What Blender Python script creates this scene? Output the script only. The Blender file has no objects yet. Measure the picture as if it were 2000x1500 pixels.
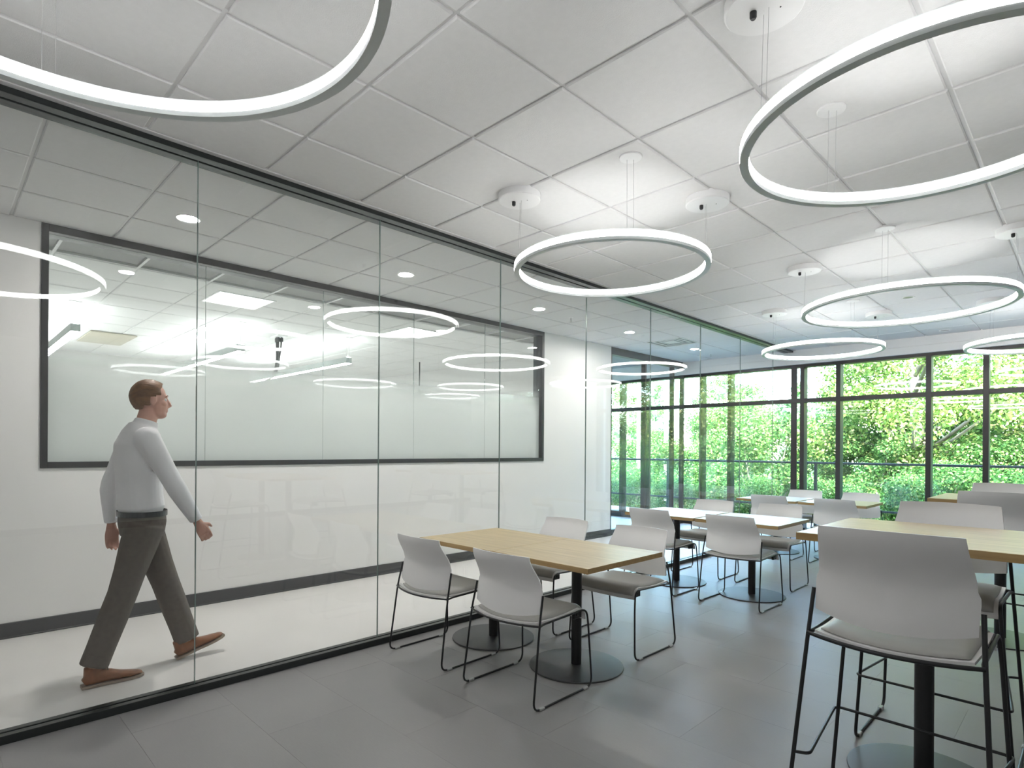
import bpy, bmesh, math, random
import numpy as np
from mathutils import Vector, Matrix

C = bpy.context.scene.collection
sc = bpy.context.scene
R = math.radians
PI = math.pi

# ------------------------------------------------------------------ camera
H_EYE = 1.357
YAW, ROLL = -0.7872, 0.007
F = Vector((math.sin(YAW), math.cos(YAW), 0)); RT = Vector((math.cos(YAW), -math.sin(YAW), 0)); UP = Vector((0, 0, 1))
R3 = RT*math.cos(ROLL) + UP*math.sin(ROLL); U3 = UP*math.cos(ROLL) - RT*math.sin(ROLL)
cam = bpy.data.cameras.new('camera'); co = bpy.data.objects.new('camera', cam); C.objects.link(co)
m = Matrix((R3, U3, -F)).transposed().to_4x4(); m.translation = Vector((0, 0, H_EYE)); co.matrix_world = m
cam.sensor_width = 36; cam.lens = 1140/2000*36
cam.shift_x = (1000-997.6)/2000; cam.shift_y = (876.5-750)/2000
cam.clip_start = 0.05; cam.clip_end = 500
sc.camera = co

# ------------------------------------------------------------------ sky, sun, exposure
w = bpy.data.worlds.new('sky'); sc.world = w; w.use_nodes = True
nt = w.node_tree; nt.nodes.clear()
sky = nt.nodes.new('ShaderNodeTexSky'); sky.sky_type = 'NISHITA'; sky.sun_disc = False
sky.sun_elevation = R(42); sky.sun_rotation = R(150); sky.air_density = 1.0; sky.dust_density = 1.5; sky.ozone_density = 1.2
bgn = nt.nodes.new('ShaderNodeBackground'); bgn.inputs['Strength'].default_value = 3.3
outn = nt.nodes.new('ShaderNodeOutputWorld')
nt.links.new(sky.outputs[0], bgn.inputs[0]); nt.links.new(bgn.outputs[0], outn.inputs[0])
sl = bpy.data.lights.new('sun', 'SUN'); sl.energy = 17.0; sl.angle = R(0.6); sl.color = (1, 0.91, 0.76)
so = bpy.data.objects.new('sun', sl); C.objects.link(so)
so.rotation_euler = (R(48), 0, R(28))      # shines from behind the building towards +y
vs = sc.view_settings
vs.view_transform = 'Standard'; vs.look = 'None'; vs.gamma = 1; vs.exposure = 0.55; vs.use_curve_mapping = False
cy = sc.cycles
cy.max_bounces = 12; cy.diffuse_bounces = 5; cy.glossy_bounces = 6; cy.transmission_bounces = 8; cy.transparent_max_bounces = 48
cy.use_denoising = True; cy.sample_clamp_indirect = 8.0; cy.caustics_reflective = False; cy.caustics_refractive = False
RING_GLOW, LINE_GLOW, DOWN_GLOW, TROFFER_GLOW = 15.0, 78.0, 440.0, 2.9

# ------------------------------------------------------------------ materials
def new_mat(name):
    mt = bpy.data.materials.new(name); mt.use_nodes = True
    return mt, mt.node_tree, mt.node_tree.nodes['Principled BSDF']
def L(nt, a, b): nt.links.new(a, b)
def mat(name, col, rough=0.5, metal=0.0, spec=0.5, noise=0.0, scale=8.0, stretch=(1, 1, 1), bump=0.0, bscale=None, coat=0.0, trans=0.0):
    mt, nt, p = new_mat(name)
    p.inputs['Base Color'].default_value = (*col, 1); p.inputs['Roughness'].default_value = rough
    p.inputs['Metallic'].default_value = metal; p.inputs['Specular IOR Level'].default_value = spec
    p.inputs['Coat Weight'].default_value = coat
    if trans: p.inputs['Transmission Weight'].default_value = trans
    if noise or bump:
        tc = nt.nodes.new('ShaderNodeTexCoord'); mp = nt.nodes.new('ShaderNodeMapping'); mp.inputs['Scale'].default_value = stretch
        L(nt, tc.outputs['Object'], mp.inputs[0])
    if noise:
        n = nt.nodes.new('ShaderNodeTexNoise'); n.inputs['Scale'].default_value = scale; n.inputs['Detail'].default_value = 5
        L(nt, mp.outputs[0], n.inputs[0])
        r = nt.nodes.new('ShaderNodeMapRange'); r.inputs[1].default_value = 0.3; r.inputs[2].default_value = 0.7
        r.inputs[3].default_value = 1-noise; r.inputs[4].default_value = 1+noise; L(nt, n.outputs[0], r.inputs[0])
        mx = nt.nodes.new('ShaderNodeVectorMath'); mx.operation = 'SCALE'; mx.inputs[0].default_value = col
        L(nt, r.outputs[0], mx.inputs['Scale']); L(nt, mx.outputs[0], p.inputs['Base Color'])
    if bump:
        n2 = nt.nodes.new('ShaderNodeTexNoise'); n2.inputs['Scale'].default_value = bscale or scale*4; n2.inputs['Detail'].default_value = 4
        L(nt, mp.outputs[0], n2.inputs[0])
        b = nt.nodes.new('ShaderNodeBump'); b.inputs['Strength'].default_value = bump; b.inputs['Distance'].default_value = 0.004
        L(nt, n2.outputs[0], b.inputs['Height']); L(nt, b.outputs[0], p.inputs['Normal'])
    return mt
def emit(name, col, s):
    mt = bpy.data.materials.new(name); mt.use_nodes = True; nt = mt.node_tree; nt.nodes.clear()
    e = nt.nodes.new('ShaderNodeEmission'); e.inputs[0].default_value = (*col, 1); e.inputs[1].default_value = s
    o = nt.nodes.new('ShaderNodeOutputMaterial'); L(nt, e.outputs[0], o.inputs[0]); return mt
def glass(name, tint, film=None, boost=0.04):
    """thin architectural glass: tinted see-through plus a Fresnel mirror; film=(z_full, z_clear) adds a printed frosted gradient"""
    mt = bpy.data.materials.new(name); mt.use_nodes = True; nt = mt.node_tree; nt.nodes.clear()
    g = nt.nodes.new('ShaderNodeNewGeometry')
    d = nt.nodes.new('ShaderNodeVectorMath'); d.operation = 'DOT_PRODUCT'; L(nt, g.outputs['Normal'], d.inputs[0]); L(nt, g.outputs['Incoming'], d.inputs[1])
    a = nt.nodes.new('ShaderNodeMath'); a.operation = 'ABSOLUTE'; L(nt, d.outputs['Value'], a.inputs[0])
    s = nt.nodes.new('ShaderNodeMath'); s.operation = 'SUBTRACT'; s.inputs[0].default_value = 1; L(nt, a.outputs[0], s.inputs[1])
    p = nt.nodes.new('ShaderNodeMath'); p.operation = 'POWER'; p.inputs[1].default_value = 5; L(nt, s.outputs[0], p.inputs[0])
    q = nt.nodes.new('ShaderNodeMath'); q.operation = 'MULTIPLY_ADD'; q.inputs[1].default_value = 1-boost; q.inputs[2].default_value = boost; L(nt, p.outputs[0], q.inputs[0])
    t = nt.nodes.new('ShaderNodeBsdfTransparent'); t.inputs[0].default_value = (*tint, 1)
    gl = nt.nodes.new('ShaderNodeBsdfGlossy'); gl.inputs['Roughness'].default_value = 0.0; gl.inputs[0].default_value = (1, 1, 1, 1)
    base = t.outputs[0]
    if film:
        sp = nt.nodes.new('ShaderNodeSeparateXYZ'); L(nt, g.outputs['Position'], sp.inputs[0])
        r = nt.nodes.new('ShaderNodeMapRange'); r.interpolation_type = 'SMOOTHSTEP'
        r.inputs[1].default_value = film[0]; r.inputs[2].default_value = film[1]; r.inputs[3].default_value = 0.97; r.inputs[4].default_value = 0.0
        L(nt, sp.outputs['Z'], r.inputs[0])
        df = nt.nodes.new('ShaderNodeBsdfDiffuse'); df.inputs[0].default_value = (0.72, 0.755, 0.74, 1)
        tl = nt.nodes.new('ShaderNodeBsdfTranslucent'); tl.inputs[0].default_value = (0.72, 0.755, 0.74, 1)
        mm = nt.nodes.new('ShaderNodeMixShader'); mm.inputs[0].default_value = 0.35; L(nt, df.outputs[0], mm.inputs[1]); L(nt, tl.outputs[0], mm.inputs[2])
        m2 = nt.nodes.new('ShaderNodeMixShader'); L(nt, r.outputs[0], m2.inputs[0]); L(nt, t.outputs[0], m2.inputs[1]); L(nt, mm.outputs[0], m2.inputs[2])
        base = m2.outputs[0]
        inv = nt.nodes.new('ShaderNodeMath'); inv.operation = 'SUBTRACT'; inv.inputs[0].default_value = 1.0; L(nt, r.outputs[0], inv.inputs[1])
        q2 = nt.nodes.new('ShaderNodeMath'); q2.operation = 'MULTIPLY'; L(nt, q.outputs[0], q2.inputs[0]); L(nt, inv.outputs[0], q2.inputs[1]); q = q2
    mx = nt.nodes.new('ShaderNodeMixShader'); L(nt, q.outputs[0], mx.inputs[0]); L(nt, base, mx.inputs[1]); L(nt, gl.outputs[0], mx.inputs[2])
    o = nt.nodes.new('ShaderNodeOutputMaterial'); L(nt, mx.outputs[0], o.inputs[0]); return mt

M = {}
M['wall'] = mat('white_paint', (0.80, 0.79, 0.78), 0.6, noise=0.01, scale=3)
M['tile'] = mat('ceiling_tile_face', (0.76, 0.76, 0.76), 0.9, spec=0.1, noise=0.015, scale=30, bump=0.25, bscale=260)
M['grid'] = mat('ceiling_grid_paint', (0.70, 0.70, 0.70), 0.45)
M['slab'] = mat('ceiling_slab', (0.3, 0.3, 0.3), 0.9)
M['dark'] = mat('dark_bronze_metal', (0.028, 0.027, 0.027), 0.35, metal=0.3)
M['mull'] = mat('mullion_bronze', (0.060, 0.055, 0.055), 0.38, metal=0.4)
M['base'] = mat('rubber_base', (0.055, 0.055, 0.058), 0.5)
M['frame'] = mat('black_window_frame', (0.025, 0.025, 0.027), 0.4)
M['chan'] = mat('track_metal', (0.045, 0.05, 0.05), 0.3, metal=0.6)
M['chanl'] = mat('track_metal_light', (0.30, 0.30, 0.29), 0.3, metal=0.6)
M['glass'] = glass('partition_glass', (0.985, 0.993, 0.99))
M['wglass'] = glass('window_glass', (0.955, 0.985, 0.97))
M['film'] = glass('gradient_film_glass', (0.95, 0.985, 0.97), film=(1.72, 2.28))
M['edge'] = mat('glass_edge', (0.20, 0.27, 0.25), 0.2)
M['rail_glass'] = glass('balustrade_glass', (0.90, 0.97, 0.93))
M['ring'] = emit('ring_lens_light', (1.0, 0.995, 0.985), RING_GLOW)
M['ringbody'] = mat('ring_aluminium', (0.66, 0.70, 0.70), 0.4, metal=0.15)
M['line'] = emit('linear_lens_light', (1.0, 1.0, 1.0), LINE_GLOW)
M['lineup'] = emit('linear_uplight_lens', (1.0, 1.0, 1.0), LINE_GLOW*0.42)
M['down'] = emit('downlight_lens', (1.0, 0.97, 0.93), DOWN_GLOW)
M['troffer'] = emit('troffer_lens', (1.0, 0.99, 0.97), TROFFER_GLOW)
M['white'] = mat('white_enamel', (0.82, 0.82, 0.82), 0.4)
M['black'] = mat('black_powdercoat', (0.014, 0.015, 0.017), 0.38)
M['basemat'] = mat('table_base_black', (0.040, 0.041, 0.043), 0.42, noise=0.05, scale=200)
M['wire'] = mat('steel_wire', (0.55, 0.55, 0.55), 0.4, metal=0.5)
M['shell'] = mat('light_grey_plastic', (0.76, 0.755, 0.755), 0.42)
M['shell_lit'] = mat('light_grey_plastic_lit', (0.86, 0.855, 0.855), 0.42)  # same plastic as the stools, brighter light on the chairs put into its colour
M['seatsh'] = mat('seat_shell_plastic', (0.76, 0.75, 0.75), 0.4)
M['pad'] = mat('grey_vinyl_upholstery', (0.40, 0.395, 0.375), 0.5, bump=0.08, bscale=500)
M['glide'] = mat('clear_plastic', (0.42, 0.43, 0.43), 0.15)
M['chrome'] = mat('polished_steel', (0.7, 0.7, 0.7), 0.2, metal=1)

def wood(name, col, dark, edge=False):
    mt, nt, p = new_mat(name)
    tc = nt.nodes.new('ShaderNodeTexCoord'); mp = nt.nodes.new('ShaderNodeMapping')
    mp.inputs['Scale'].default_value = (1.2, 26, 26); L(nt, tc.outputs['Object'], mp.inputs[0])
    oi = nt.nodes.new('ShaderNodeObjectInfo'); ad = nt.nodes.new('ShaderNodeVectorMath'); ad.operation = 'ADD'
    cb = nt.nodes.new('ShaderNodeCombineXYZ'); ml = nt.nodes.new('ShaderNodeMath'); ml.operation = 'MULTIPLY'; ml.inputs[1].default_value = 37
    L(nt, oi.outputs['Random'], ml.inputs[0]); L(nt, ml.outputs[0], cb.inputs[0]); L(nt, ml.outputs[0], cb.inputs[1])
    L(nt, mp.outputs[0], ad.inputs[0]); L(nt, cb.outputs[0], ad.inputs[1])
    n = nt.nodes.new('ShaderNodeTexNoise'); n.inputs['Scale'].default_value = 1.6; n.inputs['Detail'].default_value = 8; n.inputs['Roughness'].default_value = 0.62
    n.inputs['Distortion'].default_value = 0.5
    L(nt, ad.outputs[0], n.inputs[0])
    cr = nt.nodes.new('ShaderNodeValToRGB'); cr.color_ramp.elements[0].position = 0.3; cr.color_ramp.elements[0].color = (*dark, 1)
    cr.color_ramp.elements[1].position = 0.62; cr.color_ramp.elements[1].color = (*col, 1)
    L(nt, n.outputs[0], cr.inputs[0]); L(nt, cr.outputs[0], p.inputs['Base Color'])
    p.inputs['Roughness'].default_value = 0.36
    b = nt.nodes.new('ShaderNodeBump'); b.inputs['Strength'].default_value = 0.04; L(nt, n.outputs[0], b.inputs['Height']); L(nt, b.outputs[0], p.inputs['Normal'])
    return mt
M['oak'] = wood('light_oak_laminate', (0.57, 0.445, 0.245), (0.43, 0.325, 0.165))
M['oakedge'] = wood('oak_edge_band', (0.42, 0.28, 0.12), (0.33, 0.21, 0.085))

def floor_mat(name, col, var=0.06):
    mt, nt, p = new_mat(name)
    tc = nt.nodes.new('ShaderNodeNewGeometry')
    def nz(sc_, scale, det=5, rough=0.6):
        mp = nt.nodes.new('ShaderNodeMapping'); mp.inputs['Scale'].default_value = sc_; L(nt, tc.outputs['Position'], mp.inputs[0])
        n = nt.nodes.new('ShaderNodeTexNoise'); n.inputs['Scale'].default_value = scale; n.inputs['Detail'].default_value = det; n.inputs['Roughness'].default_value = rough
        L(nt, mp.outputs[0], n.inputs[0]); return n
    a = nz((3, 40, 1), 6, 6, 0.7); b = nz((1, 1, 1), 1.1, 3); oi = nt.nodes.new('ShaderNodeObjectInfo')
    def mr(src, lo, hi, i0=0.3, i1=0.7):
        r = nt.nodes.new('ShaderNodeMapRange'); r.inputs[1].default_value = i0; r.inputs[2].default_value = i1; r.inputs[3].default_value = lo; r.inputs[4].default_value = hi; L(nt, src, r.inputs[0]); return r
    r1 = mr(a.outputs[0], 1-var, 1+var); r2 = mr(b.outputs[0], 0.95, 1.05); r3 = mr(oi.outputs['Random'], 0.97, 1.03, 0, 1)
    m1 = nt.nodes.new('ShaderNodeMath'); m1.operation = 'MULTIPLY'; L(nt, r1.outputs[0], m1.inputs[0]); L(nt, r2.outputs[0], m1.inputs[1])
    m2 = nt.nodes.new('ShaderNodeMath'); m2.operation = 'MULTIPLY'; L(nt, m1.outputs[0], m2.inputs[0]); L(nt, r3.outputs[0], m2.inputs[1])
    v = nt.nodes.new('ShaderNodeVectorMath'); v.operation = 'SCALE'; v.inputs[0].default_value = col; L(nt, m2.outputs[0], v.inputs['Scale'])
    L(nt, v.outputs[0], p.inputs['Base Color'])
    p.inputs['Roughness'].default_value = 0.40; p.inputs['Specular IOR Level'].default_value = 0.38
    rr = mr(a.outputs[0], 0.33, 0.45); L(nt, rr.outputs[0], p.inputs['Roughness'])
    bb = nt.nodes.new('ShaderNodeBump'); bb.inputs['Strength'].default_value = 0.06; bb.inputs['Distance'].default_value = 0.002
    L(nt, a.outputs[0], bb.inputs['Height']); L(nt, bb.outputs[0], p.inputs['Normal'])
    return mt
M['floor'] = floor_mat('grey_vinyl_tile', (0.275, 0.270, 0.270))
M['cfloor'] = floor_mat('pale_corridor_vinyl', (0.68, 0.66, 0.64), 0.03)

# ------------------------------------------------------------------ mesh helpers
def link(name, me, m=None, parent=None, kind=None, smooth=False, mats=None):
    o = bpy.data.objects.new(name, me); C.objects.link(o)
    if mats:
        for x in mats: me.materials.append(x)
    elif m is not None and len(me.materials) == 0: me.materials.append(m)
    if parent is not None: o.parent = parent
    if kind: o['kind'] = kind
    if smooth:
        me.polygons.foreach_set('use_smooth', [True]*len(me.polygons)); me.update()
    return o
def tag(o, label, cat, group=None, kind=None):
    o['label'] = label; o['category'] = cat
    if group: o['group'] = group
    if kind: o['kind'] = kind
    return o
def empty(name, loc=(0, 0, 0), rz=0.0):
    o = bpy.data.objects.new(name, None); C.objects.link(o); o.location = loc; o.rotation_euler = (0, 0, rz); o.empty_display_size = 0.1; return o
class MB:
    def __init__(s): s.v = []; s.f = []; s.mi = []
    def add(s, v, f, mi=0):
        b = len(s.v); s.v += [tuple(x) for x in v]; s.f += [tuple(i+b for i in q) for q in f]; s.mi += [mi]*len(f); return s
    def box(s, x0, x1, y0, y1, z0, z1, mi=0):
        v = [(x, y, z) for z in (z0, z1) for y in (y0, y1) for x in (x0, x1)]
        return s.add(v, [(0, 2, 3, 1), (4, 5, 7, 6), (0, 1, 5, 4), (2, 6, 7, 3), (0, 4, 6, 2), (1, 3, 7, 5)], mi)
    def bbox(s, x0, x1, y0, y1, z0, z1, b=0.003, mi=0):
        bm = bmesh.new(); bmesh.ops.create_cube(bm, size=1)
        for v in bm.verts: v.co = Vector(((x0+x1)/2+v.co.x*(x1-x0), (y0+y1)/2+v.co.y*(y1-y0), (z0+z1)/2+v.co.z*(z1-z0)))
        bmesh.ops.bevel(bm, geom=bm.edges[:], offset=b, segments=1, affect='EDGES')
        bm.verts.index_update(); s.add([v.co[:] for v in bm.verts], [[v.index for v in f.verts] for f in bm.faces], mi); bm.free(); return s
    def lathe(s, prof, n=24, c=(0, 0, 0), mi=0, caps=True):
        v = []; f = []
        for (r, z) in prof:
            for k in range(n): a = 2*PI*k/n; v.append((c[0]+r*math.cos(a), c[1]+r*math.sin(a), c[2]+z))
        for i in range(len(prof)-1):
            for k in range(n): f.append((i*n+k, i*n+(k+1) % n, (i+1)*n+(k+1) % n, (i+1)*n+k))
        if caps: f.append(tuple(range(n-1, -1, -1))); f.append(tuple((len(prof)-1)*n+k for k in range(n)))
        return s.add(v, f, mi)
    def ringsweep(s, prof, Rr, n=96, c=(0, 0, 0), mi=0, closed=True):
        """profile of (radial offset, z) swept round a circle"""
        v = []; f = []; m_ = len(prof)
        for k in range(n):
            a = 2*PI*k/n
            for (r, z) in prof: v.append((c[0]+(Rr+r)*math.cos(a), c[1]+(Rr+r)*math.sin(a), c[2]+z))
        for k in range(n):
            for i in range(m_ if closed else m_-1):
                j = (i+1) % m_; k2 = (k+1) % n
                f.append((k*m_+i, k2*m_+i, k2*m_+j, k*m_+j))
        return s.add(v, f, mi)
    def tube(s, pts, r, n=8, mi=0, bend=0.0, closed=False, bn=4):
        P = [Vector(p) for p in pts]
        if bend > 0:
            Q = []
            N = len(P)
            for i in range(N):
                if (i == 0 or i == N-1) and not closed: Q.append(P[i]); continue
                a, b, c = P[i-1], P[i], P[(i+1) % N]
                d1 = (a-b); d2 = (c-b); t = min(bend, d1.length*0.45, d2.length*0.45)
                p0 = b+d1.normalized()*t; p1 = b+d2.normalized()*t
                for q in range(bn+1):
                    u = q/bn; Q.append(p0*(1-u)**2+b*2*u*(1-u)+p1*u*u)
            P = Q
        rs = r if isinstance(r, (list, tuple)) else [r]*len(P)
        if len(rs) != len(P): rs = [rs[0]+(rs[-1]-rs[0])*i/(len(P)-1) for i in range(len(P))]
        N = len(P); v = []; f = []; nrm = None
        for i in range(N):
            if closed: t = (P[(i+1) % N]-P[i-1])
            else: t = P[min(i+1, N-1)]-P[max(i-1, 0)]
            t.normalize()
            if nrm is None:
                nrm = t.cross(Vector((0, 0, 1))) if abs(t.z) < 0.9 else t.cross(Vector((1, 0, 0)))
            nrm = (nrm-t*nrm.dot(t)).normalized(); bn_ = t.cross(nrm)
            for k in range(n):
                a = 2*PI*k/n; v.append(P[i]+(nrm*math.cos(a)+bn_*math.sin(a))*rs[i])
        for i in range(N if closed else N-1):
            j = (i+1) % N
            for k in range(n): f.append((i*n+k, i*n+(k+1) % n, j*n+(k+1) % n, j*n+k))
        if not closed: f.append(tuple(range(n-1, -1, -1))); f.append(tuple((N-1)*n+k for k in range(n)))
        return s.add(v, f, mi)
    def mesh(s, name):
        me = bpy.data.meshes.new(name); me.from_pydata(s.v, [], s.f)
        if any(s.mi): me.polygons.foreach_set('material_index', s.mi)
        me.update(); return me
    def build(s, name, m, parent=None, kind=None, smooth=False, mats=None):
        me = s.mesh(name)
        o = link(name, me, m, parent, kind, smooth, mats)
        return o
def autosmooth(o, deg=35):
    me = o.data
    me.polygons.foreach_set('use_smooth', [True]*len(me.polygons))
    bm = bmesh.new(); bm.from_mesh(me); lim = R(deg)
    for e in bm.edges:
        if len(e.link_faces) == 2 and e.calc_face_angle(0) > lim: e.smooth = False
    bm.to_mesh(me); bm.free(); me.update(); return o
def copy_tree(o, parent=None):
    c = o.copy(); C.objects.link(c)
    if parent is not None: c.parent = parent; 
    for ch in list(o.children): copy_tree(ch, c)
    return c
def struct(name, mb, m, parent=None, mats=None):
    return mb.build(name, m, parent, kind=None if parent else 'structure', mats=mats)

# ------------------------------------------------------------------ measures of the place
ZC = 2.98                  # ceiling
XG = -3.53                 # glass partition plane
XB = -5.40                 # corridor wall face
YW = 10.0                  # window wall
X1 = 4.3; Y0 = -8.2

# floors
fl = MB().box(XG, X1, Y0, YW+0.02, -0.12, -0.006); floor = struct('floor', fl, mat('adhesive', (0.06, 0.06, 0.06), 0.8))
tm = MB().box(0.0004, 0.9136, 0.0004, 0.4566, -0.008, 0.0).mesh('floor_tile'); tm.materials.append(M['floor'])
TL, TW = 0.914, 0.457
j = 0; y = -0.23
while y < YW:
    x = X1-TL-(0.457 if j % 2 else 0.0) - 0.2
    xs = []
    while x > XG-TL: xs.append(x); x -= TL
    for x in xs:
        # only the tiles in front of the camera are separate; the rest is one sheet
        vis = (x < 0.5) and (-x*0.7+(y)*0.7 > 0.3)
        if x < XG+0.04: # cut tile at the partition
            w0 = XG+0.045; 
            if x+TL-w0 < 0.03: continue
            t = MB().box(w0, x+TL-0.0004, y+0.0004, min(y+TW-0.0004, YW), -0.008, 0.0).mesh('floor_tile'); t.materials.append(M['floor']); o = bpy.data.objects.new('floor_tile', t)
        elif y+TW > YW:
            t = MB().box(x+0.0004, x+TL-0.0004, y+0.0004, YW, -0.008, 0.0).mesh('floor_tile'); t.materials.append(M['floor']); o = bpy.data.objects.new('floor_tile', t)
        else:
            if not vis: continue
            o = bpy.data.objects.new('floor_tile', tm); o.location = (x, y, 0)
        C.objects.link(o); o.parent = floor
    y += TW; j += 1
rest = MB(); rest.box(XG+0.045, X1, Y0, -0.235, -0.008, -0.0005); rest.box(1.6, X1, -0.2, YW, -0.008, -0.0008)
rest.box(XG+0.045, X1, -0.235, YW, -0.0085, -0.004)
rest.build('floor_sheet', M['floor'], floor)
struct('floor_corridor', MB().box(-12.6, XG, Y0, 7.6, -0.12, 0).box(-12.6, XG, 7.6, YW+0.02, -0.12, 0), M['cfloor'])

# ------------------------------------------------------------------ ceiling: slab, tiles and grid
ceil = struct('ceiling', MB().box(-12.9, X1+0.3, Y0-0.3, YW+0.02, ZC+0.02, ZC+0.35), M['slab'])
TS = 0.61
def tile_mesh(x0, x1, y0, y1):
    b = 0.006; g = 0.009
    X0, X1_, Y0_, Y1_ = x0+g, x1-g, y0+g, y1-g
    mb = MB(); z0 = ZC+0.012; z1 = ZC-0.004; z2 = ZC-0.009
    def loop(d, z): return [(X0+d, Y0_+d, z), (X1_-d, Y0_+d, z), (X1_-d, Y1_-d, z), (X0+d, Y1_-d, z)]
    v = loop(0, z0)+loop(0, z1)+loop(b, z2)
    f = [(i, (i+1) % 4, 4+(i+1) % 4, 4+i) for i in range(4)]+[(4+i, 4+(i+1) % 4, 8+(i+1) % 4, 8+i) for i in range(4)]+[(8, 9, 10, 11), (3, 2, 1, 0)]
    mb.add(v, f); return mb
def tiled(xlines, ylines, skip=(), vis=lambda x, y: True):
    full = tile_mesh(0, TS, 0, TS).mesh('ceiling_tile'); full.materials.append(M['tile']); far = MB()
    for a, b in zip(xlines[:-1], xlines[1:]):
        for c, d in zip(ylines[:-1], ylines[1:]):
            if (round(a, 2), round(c, 2)) in skip: continue
            if not vis((a+b)/2, (c+d)/2):
                t = tile_mesh(a, b, c, d); far.add(t.v, t.f); continue
            if abs(b-a-TS) < 0.01 and abs(d-c-TS) < 0.01:
                o = bpy.data.objects.new('ceiling_tile', full); C.objects.link(o); o.location = (a, c, 0)
            else:
                t = tile_mesh(a, b, c, d).mesh('ceiling_tile'); t.materials.append(M['tile']); o = bpy.data.objects.new('ceiling_tile', t); C.objects.link(o)
            o.parent = ceil
    if far.v:
        o = far.build('ceiling_tiles_out_of_view', M['tile'], ceil); o['kind'] = 'stuff'
    for x in xlines[1:-1]:
        MB().box(x-0.0115, x+0.0115, ylines[0], ylines[-1], ZC+0.003, ZC+0.02).build('grid_bar', M['grid'], ceil)
    for yv in ylines[1:-1]:
        MB().box(xlines[0], xlines[-1], yv-0.0115, yv+0.0115, ZC+0.0034, ZC+0.02).build('grid_bar', M['grid'], ceil)
xl = [-3.43]+[-2.91+TS*k for k in range(12)]+[X1]
yl = [Y0]+[0.773+TS*k for k in range(-5, 15)]+[9.86]
yl = [y for y in yl if y <= 9.86]
tiled(xl, yl, vis=lambda x, y: x < 0.6 and y > 0.1)
xlc = [XB, -4.82, -4.22, -3.62]; ylc = [Y0]+[0.40+0.6*k-0.6*4 for k in range(0, 20)]+[9.86]
TS_room = TS; TS = 0.60
skipc = {(-4.82, round(0.40+0.6*12, 2))}
tiled(xlc, [y for y in ylc if y <= 9.0]+[9.86], skip=skipc, vis=lambda x, y: y > 0.0)
TS = 0.61
# drywall bulkhead over the windows, with its shadow groove
bh = MB(); bh.box(-12.6, X1, 9.86, YW+0.1, 2.852, ZC+0.02); bh.box(-12.6, X1, 9.875, YW+0.1, 2.835, 2.852); bh.box(-12.6, X1, 9.86, YW+0.1, 2.745, 2.835)
struct('trim_1', bh, M['wall'])

# ------------------------------------------------------------------ walls
struct('wall_right', MB().box(X1, X1+0.2, Y0-0.2, YW+0.3, 0, ZC+0.02), M['wall'])
struct('wall_back', MB().box(-12.9, X1+0.2, Y0-0.2, Y0, 0, ZC+0.02), M['wall'])
WY0, WY1, WZ0, WZ1 = 0.568, 6.015, 1.192, 2.975
YE = 7.60
wl = MB(); T = 0.15
wl.box(XB-T, XB, Y0, WY0, 0, ZC+0.02); wl.box(XB-T, XB, WY1, YE, 0, ZC+0.02); wl.box(XB-T, XB, WY0, WY1, 0, WZ0); wl.box(XB-T, XB, WY0, WY1, WZ1, ZC+0.02)
wall_left = struct('wall_left', wl, M['wall'])
bb = MB(); bb.bbox(XB, XB+0.012, Y0, YE, 0.006, 0.108, 0.003); bb.bbox(XB, XB+0.02, Y0, YE, 0.0, 0.012, 0.003); struct('baseboard_left', bb, M['base'])
struct('baseboard_right', MB().bbox(X1-0.012, X1, Y0, YW, 0, 0.1, 0.003), M['base'])
# roof over everything keeps the sun out
struct('roof', MB().box(-13.2, X1+0.6, Y0-0.6, YW+0.35, ZC+0.36, ZC+0.7), M['slab'])
struct('floor_slab', MB().box(-13.2, X1+0.6, Y0-0.6, YW+0.35, -0.6, -0.13), M['slab'])
# room behind the interior window
struct('wall_far', MB().box(-12.9, -12.6, Y0, YW+0.2, 0, ZC+0.02), M['wall'])
struct('wall_far_end', MB().box(-12.6, XB-T, YE-0.15, YE, 0, ZC+0.02), M['wall'])

# interior window: frame and four butt-jointed panes with a frosted gradient film
fw = 0.043
win = empty('window_1', (0, 0, 0)); win['kind'] = 'structure'
x0, x1 = XB-T-0.01, XB+0.012
for nm, bx in (('frame_jamb', (x0, x1, WY0, WY0+fw, WZ0, WZ1)), ('frame_jamb', (x0, x1, WY1-fw, WY1, WZ0, WZ1)),
               ('frame_sill', (x0, x1, WY0+fw, WY1-fw, WZ0, WZ0+0.045)), ('frame_head', (x0, x1, WY0+fw, WY1-fw, WZ1-0.058, WZ1))):
    MB().bbox(*bx, 0.002).build(nm, M['frame'], win)
ys = [WY0+fw, 1.69, 2.779, 3.873, 4.958, WY1-fw]
for a, b in zip(ys[:-1], ys[1:]):
    MB().box(XB-0.056, XB-0.046, a+0.0015, b-0.0015, WZ0+0.045, WZ1-0.058).build('pane', M['film'], win)
for a in ys[1:-1]:
    MB().box(XB-0.055, XB-0.047, a-0.0014, a+0.0014, WZ0+0.045, WZ1-0.058).build('joint', M['edge'], win)

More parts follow.
